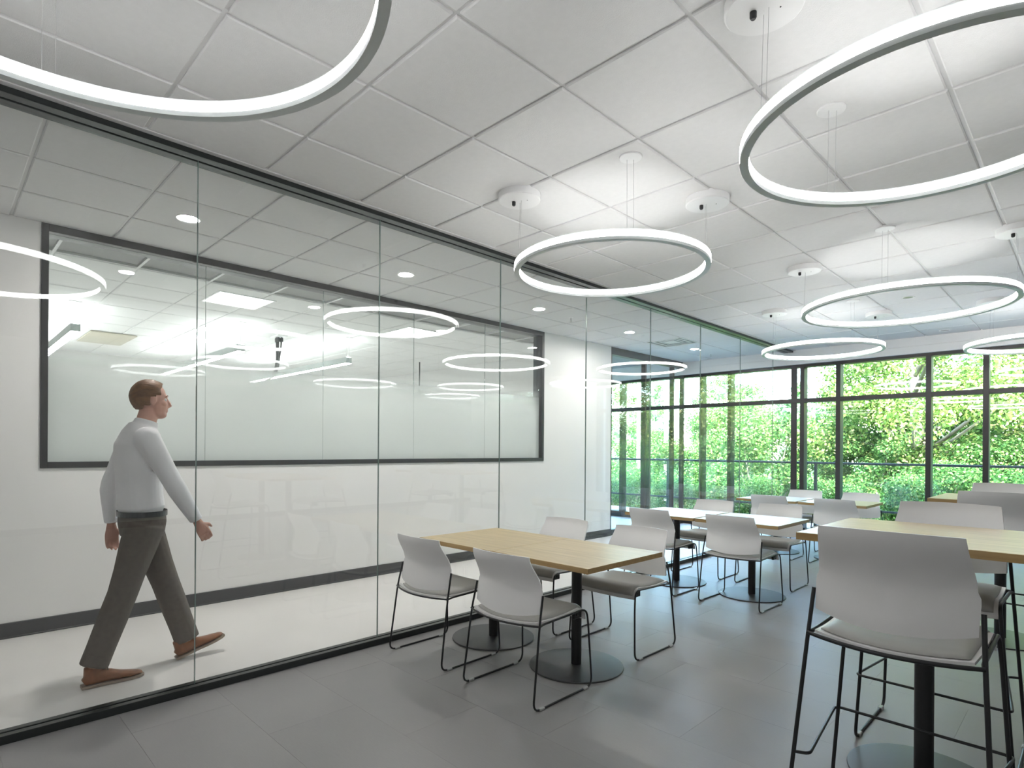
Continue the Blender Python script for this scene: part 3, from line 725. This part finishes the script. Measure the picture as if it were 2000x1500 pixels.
shirt_m = mat('white_shirt_cloth', (0.80, 0.785, 0.80), 0.8, bump=0.3, bscale=30)
trou_m = mat('grey_brown_trouser_cloth', (0.135, 0.115, 0.098), 0.85, noise=0.08, scale=40, bump=0.3, bscale=25)
hair_m = mat('ginger_brown_hair', (0.16, 0.075, 0.03), 0.55, noise=0.35, scale=60, stretch=(1, 0.2, 1), bump=0.6, bscale=120)
shoe_m = mat('tan_leather', (0.22, 0.085, 0.035), 0.3, noise=0.15, scale=30)
sole_m = mat('pale_sole', (0.30, 0.24, 0.19), 0.6)
PX = -4.07
person = empty('person', (PX, 0.93, 0))
def W(x, y, z): return (x, y-0.93, z)        # y is given in room coordinates
HC = Vector(W(0, 0.955, 1.640))
hp = []
hp.append(ell(HC+Vector((0, -0.012, 0.022)), (0.076, 0.095, 0.094)))
hp.append(ell(HC+Vector((0, 0.028, -0.035)), (0.060, 0.062, 0.078)))
hp.append(ell(HC+Vector((0, 0.052, -0.088)), (0.036, 0.036, 0.026)))
hp.append(ell(HC+Vector((0, 0.030, -0.075)), (0.052, 0.052, 0.034)))
hp.append(ell(HC+Vector((0, 0.073, 0.022)), (0.050, 0.016, 0.012)))
hp.append(loft([(HC+Vector((0, 0.080, 0.012)), 0.008, 0.010), (HC+Vector((0, 0.096, -0.012)), 0.011, 0.012), (HC+Vector((0, 0.103, -0.030)), 0.016, 0.014), (HC+Vector((0, 0.090, -0.040)), 0.015, 0.010)], 12))
hp.append(ell(HC+Vector((0, 0.084, -0.060)), (0.024, 0.010, 0.006))); hp.append(ell(HC+Vector((0, 0.082, -0.070)), (0.022, 0.010, 0.006)))
for s_ in (-1, 1):
    hp.append(ell(HC+Vector((s_*0.038, 0.055, -0.022)), (0.022, 0.024, 0.020)))
    hp.append(ell(HC+Vector((s_*0.077, -0.004, -0.010)), (0.007, 0.018, 0.031), Matrix.Rotation(R(-12), 3, 'X')))
neck = loft([(W(0, 0.920, 1.44), 0.060, 0.062), (W(0, 0.930, 1.50), 0.052, 0.055), (W(0, 0.945, 1.56), 0.050, 0.053), (W(0, 0.95, 1.60), 0.052, 0.055)])
torso = [(W(0, 0.915, 0.86), 0.135, 0.092), (W(0, 0.915, 0.90), 0.142, 0.097), (W(0, 0.905, 1.00), 0.136, 0.094), (W(0, 0.900, 1.12), 0.142, 0.100), (W(0, 0.895, 1.25), 0.160, 0.112), (W(0, 0.895, 1.36), 0.172, 0.110), (W(0, 0.905, 1.43), 0.145, 0.085), (W(0, 0.918, 1.47), 0.08, 0.065)]
def limb(pts, n=16, k=1.0, dr=0.0): return loft([(p, r*k+dr, (r if len(q) == 0 else q[0])*k+dr) for (p, r, *q) in pts], n)
# right arm swings forward, left arm back
SH_R, EL_R, WR_R = W(0.185, 0.895, 1.405), W(0.225, 1.035, 1.115), W(0.195, 1.165, 0.895)
SH_L, EL_L, WR_L = W(-0.185, 0.895, 1.405), W(-0.225, 0.790, 1.110), W(-0.225, 0.800, 0.865)
def mid(a, b, t): return tuple(a[i]+(b[i]-a[i])*t for i in range(3))
def arm(S, E_, Wr): return [(S, 0.056), (mid(S, E_, 0.3), 0.050), (mid(S, E_, 0.7), 0.043), (E_, 0.040), (mid(E_, Wr, 0.3), 0.039), (mid(E_, Wr, 0.75), 0.030), (Wr, 0.026, 0.022)]
# hips, knees, ankles: right leg behind (standing), left leg ahead (heel strike)
HP_R, KN_R, AN_R = W(0.085, 0.915, 0.90), W(0.082, 0.800, 0.500), W(0.080, 0.660, 0.105)
HP_L, KN_L, AN_L = W(-0.085, 0.925, 0.90), W(-0.070, 1.060, 0.500), W(-0.055, 1.185, 0.110)
def leg(Hh, K, A): return [(mid(Hh, K, 0.0), 0.066), (mid(Hh, K, 0.1), 0.072), (mid(Hh, K, 0.35), 0.070), (mid(Hh, K, 0.8), 0.058), (K, 0.054), (mid(K, A, 0.3), 0.054), (mid(K, A, 0.75), 0.040), (A, 0.036)]
def hand(Wr, d, s_):
    """palm plus four separate curled fingers and a thumb; d = forearm direction, s_ = side (+1 right)"""
    d = Vector(d).normalized(); wv = Vector(Wr); parts = []
    side = Vector((0, 1, 0)); side = (side-d*side.dot(d)).normalized()       # finger row runs front to back
    out = d.cross(side).normalized()                                          # thickness direction
    if out.x*s_ > 0: out = -out                                              # palm faces the body
    pc = wv+d*0.05
    parts.append(loft([(wv-d*0.01, 0.024, 0.024), (wv+d*0.02, 0.022, 0.030), (wv+d*0.055, 0.018, 0.038), (wv+d*0.088, 0.015, 0.038)], 14))
    for i, ln in enumerate((0.066, 0.074, 0.070, 0.056)):
        o_ = 0.029-0.0195*i
        b = wv+d*0.088+side*o_
        p1 = b+d*ln*0.42+out*0.008; p2 = p1+(d*0.75+out*0.66).normalized()*ln*0.32; p3 = p2+(d*0.35+out*0.94).normalized()*ln*0.28
        parts.append(MB().tube([b-d*0.02, b, p1, p2, p3], [0.0088, 0.0088, 0.0082, 0.0076, 0.0066], 10))
        parts.append(ell(p3, (0.0068,)*3, seg=10))
    b = wv+d*0.030+side*0.024
    t1 = b+(side*0.75+d*0.6+out*0.35).normalized()*0.036; t2 = t1+(side*0.2+d*0.9+out*0.45).normalized()*0.028
    parts.append(MB().tube([b-side*0.012, b, t1, t2], [0.013, 0.012, 0.0098, 0.0078], 10)); parts.append(ell(t2, (0.008,)*3, seg=10))
    return parts
dR_ = Vector(WR_R)-Vector(EL_R); dL_ = Vector(WR_L)-Vector(EL_L)
body = hp+[neck, loft(torso)]+[limb(arm(SH_R, EL_R, WR_R)), limb(arm(SH_L, EL_L, WR_L)), limb(leg(HP_R, KN_R, AN_R)), limb(leg(HP_L, KN_L, AN_L))]+hand(WR_R, dR_, 1)+hand(WR_L, dL_, -1)
remeshed('body', body, 0.0052, skin, person, 3)
# eyes
for s_ in (-1, 1):
    ec = HC+Vector((s_*0.030, 0.068, 0.002))
    e_ = ell(ec, (0.0115,)*3, seg=14).build('eye', mat('eye_white', (0.8, 0.8, 0.78), 0.2), person, smooth=True)
    ell(ec+Vector((0, 0.0085, 0)), (0.0055, 0.0042, 0.0055), seg=10).build('iris', mat('iris', (0.08, 0.09, 0.1), 0.2), e_, smooth=True)
    MB().tube([HC+Vector((s_*0.014, 0.088, 0.024)), HC+Vector((s_*0.032, 0.084, 0.029)), HC+Vector((s_*0.050, 0.072, 0.022))], 0.0028, 6).build('eyebrow', hair_m, person)
# hair: cap that dives under the skin over the face
hb = ell((0, 0, 0), (0.085, 0.106, 0.106), seg=40); hv = []
rnd = random.Random(5)
for p in hb.v:
    x, y, z = p; q = Vector(p)
    face = (y > 0.050+0.25*max(0, z-0.03) and z < 0.070) or (z < -0.082) or (y > 0.020 and z < 0.012) or (y > -0.012 and z < -0.012) or (y > -0.045 and z < -0.058)
    k = 0.74 if face else 1.0+rnd.uniform(-0.012, 0.012)
    if not face and y > 0.05 and z > 0.05: k *= 1.04
    hv.append(Vector((x*k, y*k-0.008, z*k+0.018))+HC)
hm = MB().add(hv, hb.f).build('hair', hair_m, person, smooth=True)
# shirt
tor2 = [(W(0, 0.915, 0.93), 0.140, 0.098), (W(0, 0.912, 0.965), 0.152, 0.110), (W(0, 0.910, 0.99), 0.166, 0.122), (W(0, 0.902, 1.05), 0.160, 0.120), (W(0, 0.898, 1.14), 0.160, 0.119), (W(0, 0.893, 1.26), 0.176, 0.126), (W(0, 0.893, 1.36), 0.186, 0.124), (W(0, 0.905, 1.432), 0.160, 0.098), (W(0, 0.92, 1.478), 0.085, 0.078)]
collar = loft([(W(0, 0.918, 1.455), 0.074, 0.076), (W(0, 0.928, 1.49), 0.063, 0.066), (W(0, 0.935, 1.515), 0.058, 0.062)])
def sleeve(S, E_, Wr): return [(S, 0.069), (mid(S, E_, 0.3), 0.063), (mid(S, E_, 0.65), 0.056), (mid(S, E_, 0.92), 0.054), (mid(E_, Wr, 0.1), 0.054), (mid(E_, Wr, 0.45), 0.048), (mid(E_, Wr, 0.8), 0.040), (mid(E_, Wr, 0.93), 0.037)]
remeshed('shirt', [loft(tor2, 28), collar, limb(sleeve(SH_R, EL_R, WR_R)), limb(sleeve(SH_L, EL_L, WR_L)), ell(SH_R, (0.070, 0.072, 0.066)), ell(SH_L, (0.070, 0.072, 0.066))], 0.007, shirt_m, person, 5)
# belt
bp = [(0.159*math.cos(a), W(0, 0.914, 0)[1]+0.117*math.sin(a), 0.955) for a in [2*PI*k/40 for k in range(40)]]
def tleg(Hh, K, A): return [(mid(Hh, K, 0.02), 0.096, 0.106), (mid(Hh, K, 0.3), 0.092, 0.100), (mid(Hh, K, 0.7), 0.078, 0.084), (K, 0.073, 0.078), (mid(K, A, 0.3), 0.070, 0.078), (mid(K, A, 0.7), 0.064, 0.074), (mid(K, A, 0.98), 0.060, 0.074)]
hips = loft([(W(0, 0.915, 0.82), 0.155, 0.112), (W(0, 0.915, 0.90), 0.170, 0.124), (W(0, 0.914, 0.948), 0.166, 0.122)], 28)
remeshed('trousers', [hips, limb(tleg(HP_R, KN_R, AN_R)), limb(tleg(HP_L, KN_L, AN_L))], 0.007, trou_m, person, 5)
bl = MB().ringsweep([(0, -0.016), (0.006, -0.016), (0.006, 0.016), (0, 0.016)], 1.0, 40)
bl2 = MB().add([(0.171*v[0], 0.1285*v[1]+W(0, 0.914, 0)[1], v[2]+0.956) for v in bl.v], bl.f); bl2.build('belt', M['black'], person)
# shoes
def shoe(heel, pitch, parent):
    t = empty('shoe', heel); t.parent = parent; t.rotation_euler = (R(pitch), 0, 0)
    up_ = [((0, 0.035, 0.055), 0.032, 0.036)]
    secs = [((0, 0.004, 0.030), 0.026, 0.020), ((0, 0.03, 0.045), 0.035, 0.036), ((0, 0.08, 0.052), 0.036, 0.042), ((0, 0.13, 0.044), 0.038, 0.034), ((0, 0.18, 0.034), 0.044, 0.024), ((0, 0.23, 0.028), 0.043, 0.018), ((0, 0.27, 0.024), 0.032, 0.013), ((0, 0.288, 0.021), 0.014, 0.008)]
    parts = [loft(secs, 18), loft([((0, 0.045, 0.04), 0.034, 0.042), ((0, 0.050, 0.10), 0.036, 0.046), ((0, 0.050, 0.112), 0.036, 0.046)], 18)]
    remeshed('upper', parts, 0.0045, shoe_m, t, 4)
    out = [(0.030, -0.006), (0.037, 0.03), (0.036, 0.09), (0.038, 0.13), (0.046, 0.18), (0.046, 0.235), (0.036, 0.275), (0.016, 0.297)]
    ol = [(x, y) for x, y in out]+[(-x, y) for x, y in reversed(out)]
    n = len(ol); v = [(x, y, 0.0) for x, y in ol]+[(x, y, 0.014) for x, y in ol]
    mb = MB().add(v, [tuple(range(n-1, -1, -1)), tuple(range(n, 2*n))]+[(i, (i+1) % n, n+(i+1) % n, n+i) for i in range(n)])
    mb.build('sole', sole_m, t)
    lc = MB()
    for k in range(4):
        y_ = 0.098+0.018*k; z_ = 0.097-0.0125*k
        lc.tube([(-0.020, y_, z_-0.006), (0, y_+0.003, z_+0.003), (0.020, y_, z_-0.006)], 0.0026, 5)
    lc.tube([(0, 0.10, 0.100), (0.022, 0.10, 0.114), (0.030, 0.10, 0.098), (0.004, 0.10, 0.092)], 0.0016, 5); lc.tube([(0, 0.10, 0.100), (-0.022, 0.10, 0.114), (-0.030, 0.10, 0.098), (-0.004, 0.10, 0.092)], 0.0016, 5)
    lc.build('laces', mat('dark_laces', (0.03, 0.02, 0.015), 0.7), t)
# shoes are parts of the person: parts > upper, sole, laces
shoe(W(0.080, 0.612, 0.002), 0, person); shoe(W(-0.055, 1.125, 0.006), 17, person)
tag(person, 'man in white shirt, grey-brown trousers and tan shoes walking behind the glass wall', 'person')

# ------------------------------------------------------------------ outside: deck, railing, planting
struct('deck', MB().box(-16, 12, YW+0.12, 12.0, -0.2, -0.03), mat('deck_concrete', (0.42, 0.42, 0.40), 0.7, noise=0.05, scale=3))
rl = empty('balcony_railing', (0, 11.6, 0))
rm = mat('railing_green_black', (0.02, 0.035, 0.035), 0.4)
MB().bbox(-15.5, 11.5, -0.03, 0.03, 1.115, 1.155, 0.006).build('top_rail', rm, rl)
MB().bbox(-15.5, 11.5, -0.015, 0.015, 0.30, 0.335, 0.004).build('bottom_rail', rm, rl)
px_ = -3.66; k = -6
while px_+1.52*k < 11.4:
    x = px_+1.52*k*1.0
    if k % 2 == 0: MB().bbox(x-0.025, x+0.025, -0.025, 0.025, -0.03, 1.115, 0.003).build('post', rm, rl)
    MB().box(x+0.03, x+1.49, -0.005, 0.005, 0.345, 1.105).build('pane', M['rail_glass'], rl)
    k += 1
tag(rl, 'dark metal balcony railing with glass panels outside the windows', 'railing')

g = MB(); nx, ny = 40, 34
gv = []
rnd = random.Random(9)
for j_ in range(ny+1):
    for i_ in range(nx+1):
        x = -60+120*i_/nx; y = 12.0+70*(j_/ny)**1.5
        d = y-12
        z = -1.4+min(1.2, d*0.08)+0.4*math.sin(x*0.3+y*0.2)*min(1, d/6)
        gv.append((x, y, z))
gf = [(j_*(nx+1)+i_, j_*(nx+1)+i_+1, (j_+1)*(nx+1)+i_+1, (j_+1)*(nx+1)+i_) for j_ in range(ny) for i_ in range(nx)]
g.add(gv, gf); struct('ground', g, mat('grassy_ground', (0.10, 0.17, 0.05), 0.9, noise=0.3, scale=1.5))
def gz(x, y):
    d = y-12; return -1.4+min(1.2, d*0.08)+0.4*math.sin(x*0.3+y*0.2)*min(1, d/6)

def leaf_mat(name, ramp):
    mt = bpy.data.materials.new(name); mt.use_nodes = True; nt = mt.node_tree; nt.nodes.clear()
    g_ = nt.nodes.new('ShaderNodeNewGeometry'); cr = nt.nodes.new('ShaderNodeValToRGB'); cr.color_ramp.interpolation = 'LINEAR'
    while len(cr.color_ramp.elements) < len(ramp): cr.color_ramp.elements.new(0.5)
    for e_, (p, c) in zip(cr.color_ramp.elements, ramp): e_.position = p; e_.color = (*c, 1)
    L(nt, g_.outputs['Random Per Island'], cr.inputs[0])
    df = nt.nodes.new('ShaderNodeBsdfDiffuse'); tl = nt.nodes.new('ShaderNodeBsdfTranslucent'); gl = nt.nodes.new('ShaderNodeBsdfGlossy'); gl.inputs['Roughness'].default_value = 0.35
    L(nt, cr.outputs[0], df.inputs[0]); L(nt, cr.outputs[0], tl.inputs[0])
    a = nt.nodes.new('ShaderNodeMixShader'); a.inputs[0].default_value = 0.40; L(nt, df.outputs[0], a.inputs[1]); L(nt, tl.outputs[0], a.inputs[2])
    b = nt.nodes.new('ShaderNodeMixShader'); b.inputs[0].default_value = 0.02; L(nt, a.outputs[0], b.inputs[1]); L(nt, gl.outputs[0], b.inputs[2])
    o = nt.nodes.new('ShaderNodeOutputMaterial'); L(nt, b.outputs[0], o.inputs[0]); return mt
LM = {'maple': leaf_mat('maple_leaves', [(0.0, (0.05, 0.11, 0.02)), (0.45, (0.135, 0.275, 0.055)), (0.8, (0.33, 0.45, 0.12)), (1.0, (0.68, 0.56, 0.32))]),
      'green': leaf_mat('green_leaves', [(0.0, (0.03, 0.10, 0.025)), (0.5, (0.10, 0.26, 0.07)), (0.85, (0.24, 0.42, 0.13)), (1.0, (0.50, 0.50, 0.22))]),
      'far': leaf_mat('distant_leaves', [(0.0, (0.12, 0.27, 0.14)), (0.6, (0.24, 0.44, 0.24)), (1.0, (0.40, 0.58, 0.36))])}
BARK = mat('pale_bark', (0.34, 0.31, 0.27), 0.9, noise=0.25, scale=6, stretch=(1, 1, 0.2))
rng = np.random.default_rng(7)
def leaves_mesh(name, centres, radii, per, size, m, squash=0.75):
    cs = np.repeat(np.array(centres), per, axis=0); rs = np.repeat(np.array(radii), per)
    n = len(cs); d = rng.normal(size=(n, 3)); d /= np.linalg.norm(d, axis=1, keepdims=True)
    rr = rs*(rng.random(n)**0.45); p = cs+d*rr[:, None]*np.array([1, 1, squash])
    nn = d+rng.normal(size=(n, 3))*0.7+np.array([0, 0, 0.5]); nn /= np.linalg.norm(nn, axis=1, keepdims=True)
    a = rng.normal(size=(n, 3)); a -= nn*(a*nn).sum(1, keepdims=True); a /= np.linalg.norm(a, axis=1, keepdims=True); b = np.cross(nn, a)
    s_ = size*rng.uniform(0.6, 1.25, n)[:, None]
    V = np.stack([p-a*s_*0.5, p+b*s_*0.36+nn*s_*0.06, p+a*s_*0.55, p-b*s_*0.36+nn*s_*0.06], axis=1).reshape(-1, 3)
    me = bpy.data.meshes.new(name); me.vertices.add(4*n); me.vertices.foreach_set('co', V.astype(np.float32).ravel())
    me.loops.add(4*n); me.loops.foreach_set('vertex_index', np.arange(4*n, dtype=np.int32)); me.polygons.add(n)
    me.polygons.foreach_set('loop_start', np.arange(0, 4*n, 4, dtype=np.int32)); me.polygons.foreach_set('loop_total', np.full(n, 4, dtype=np.int32))
    me.update(calc_edges=True); me.materials.append(m); return me
def make_tree(name, hgt, crown_r, crown_z0, nclump, per, lsize, lm, seed):
    t = empty(name); rnd = random.Random(seed)
    tb = MB(); cl = []
    top = Vector((rnd.uniform(-0.4, 0.4), rnd.uniform(-0.4, 0.4), hgt*0.8))
    tb.tube([(0, 0, -0.3), (top.x*0.2, top.y*0.3, hgt*0.3), (top.x*0.7, top.y*0.6, hgt*0.55), top], [0.17, 0.13, 0.08, 0.03], 8)
    tb.build('trunk', BARK, t, smooth=True)
    bm_ = MB()
    for k in range(nclump):
        a = rnd.uniform(0, 2*PI); u = rnd.random(); zz = crown_z0+(hgt-crown_z0)*u
        prof = math.sin(min(1, 0.12+u*0.95)*PI)**0.6
        r_ = crown_r*prof*rnd.uniform(0.35, 1.0)
        c = Vector((math.cos(a)*r_, math.sin(a)*r_, zz)); cl.append((c, rnd.uniform(0.45, 0.85)*crown_r*0.32))
        if k % 3 == 0:
            st_ = Vector((top.x*0.5, top.y*0.5, max(hgt*0.22, zz-r_*0.7)))
            md = (st_+c)/2+Vector((0, 0, rnd.uniform(-0.1, 0.3)))
            bm_.tube([st_, md, c], [0.055, 0.035, 0.012], 6)
    bm_.build('branches', BARK, t, smooth=True)['kind'] = 'stuff'
    me = leaves_mesh(name+'_leaves', [c[:] for c, _ in cl], [r for _, r in cl], per, lsize, lm)
    o = bpy.data.objects.new('foliage', me); C.objects.link(o); o.parent = t; o['kind'] = 'stuff'
    return t
def plant(proto, first, x, y, s_, rz, lab, cat, grp):
    o = proto if first else copy_tree(proto)
    o.location = (x, y, gz(x, y)); o.scale = (s_, s_, s_); o.rotation_euler = (0, 0, rz); tag(o, lab, cat, grp); return o
maple = make_tree('maple_tree', 9.0, 3.0, 1.2, 90, 900, 0.080, LM['maple'], 1)
mp = [(-2.9, 16.5, 0.98, 0.3, 'yellow-green maple filling the wide window pane right of the dark posts'), (1.3, 17.5, 1.0, 2.1, 'yellow-green maple filling the panes at the right picture edge'),
      (-0.4, 20.5, 1.15, 4.0, 'maple standing between and behind the two front maples'), (5.5, 17.0, 1.0, 1.2, 'maple beyond the right picture edge')]
for i, a in enumerate(mp): plant(maple, i == 0, *a, 'tree', 'maples outside the windows')
lgt = make_tree('light_tree', 8.5, 2.3, 2.8, 28, 380, 0.08, LM['green'], 5)
lt_ = [(-9.4, 22.0, 1.0, 0.4, 'airy tree against the sky, seen through the partition by the dark mullion'), (-16.0, 24.0, 1.0, 2.4, 'airy tree against blue sky behind the corridor end glazing'), (-12.6, 17.5, 0.85, 1.1, 'slender tree with hanging sprays by the storefront glass')]
for i, a in enumerate(lt_): plant(lgt, i == 0, *a, 'tree', 'airy trees against the sky')
def make_shrub(name, r, hgt, nclump, per, lsize, lm, seed):
    t = empty(name); rnd = random.Random(seed); cl = []; st_ = MB()
    for k in range(nclump):
        a = rnd.uniform(0, 2*PI); u = rnd.random()**0.7; rr = r*math.sqrt(rnd.random())*(1-0.5*u)
        c = Vector((math.cos(a)*rr, math.sin(a)*rr, 0.25+u*(hgt-0.35))); cl.append((c, rnd.uniform(0.3, 0.5)))
        if k % 3 == 0: st_.tube([(0, 0, -0.3), c*0.5, c], [0.03, 0.02, 0.008], 5)
    st_.build('stems', BARK, t)['kind'] = 'stuff'
    me = leaves_mesh(name+'_leaves', [c[:] for c, _ in cl], [q for _, q in cl], per, lsize, lm)
    o = bpy.data.objects.new('foliage', me); C.objects.link(o); o.parent = t; o['kind'] = 'stuff'
    return t
sh = make_shrub('leafy_shrub', 1.5, 2.7, 36, 620, 0.062, LM['green'], 3)
k = 0; rnd = random.Random(31)
for row, (yy, s0, x_0) in enumerate(((13.6, 0.75, -14.0), (15.4, 1.05, -15.0), (17.8, 1.35, -17.5))):
    x = x_0
    while x < 6.5:
        s_ = s0*rnd.uniform(0.88, 1.12)*(0.8 if x < -9.3 else 1.0)
        plant(sh, k == 0, x, yy+rnd.uniform(-0.3, 0.3), s_, rnd.uniform(0, 6.28), 'leafy green shrub in the %s row of the bank beyond the railing' % ('front', 'middle', 'rear')[row], 'shrub', 'bank of shrubs, %s row' % ('front', 'middle', 'rear')[row]); k += 1
        x += 2.1*s0*rnd.uniform(0.9, 1.15)
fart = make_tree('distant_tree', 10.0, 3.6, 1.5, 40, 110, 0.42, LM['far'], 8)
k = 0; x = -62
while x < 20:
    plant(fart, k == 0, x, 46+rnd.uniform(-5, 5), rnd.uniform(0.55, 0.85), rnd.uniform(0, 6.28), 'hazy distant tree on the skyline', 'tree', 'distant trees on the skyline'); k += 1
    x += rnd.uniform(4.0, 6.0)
for (x, y, lab) in ((-10.75, 16.7, 'added white pole in place of a reflection, left one of two behind the shrubs'), (-9.72, 16.7, 'added white pole in place of a reflection, nearer the dark mullions')):
    o = autosmooth(MB().lathe([(0.065, -1.6), (0.060, 6.2), (0.03, 6.26)], 16).build('reflection_pole', M['white'])); o.location = (x, y, 0); tag(o, lab, 'pole', 'white poles in place of reflections')  # poles added to stand in for white reflections in the glass
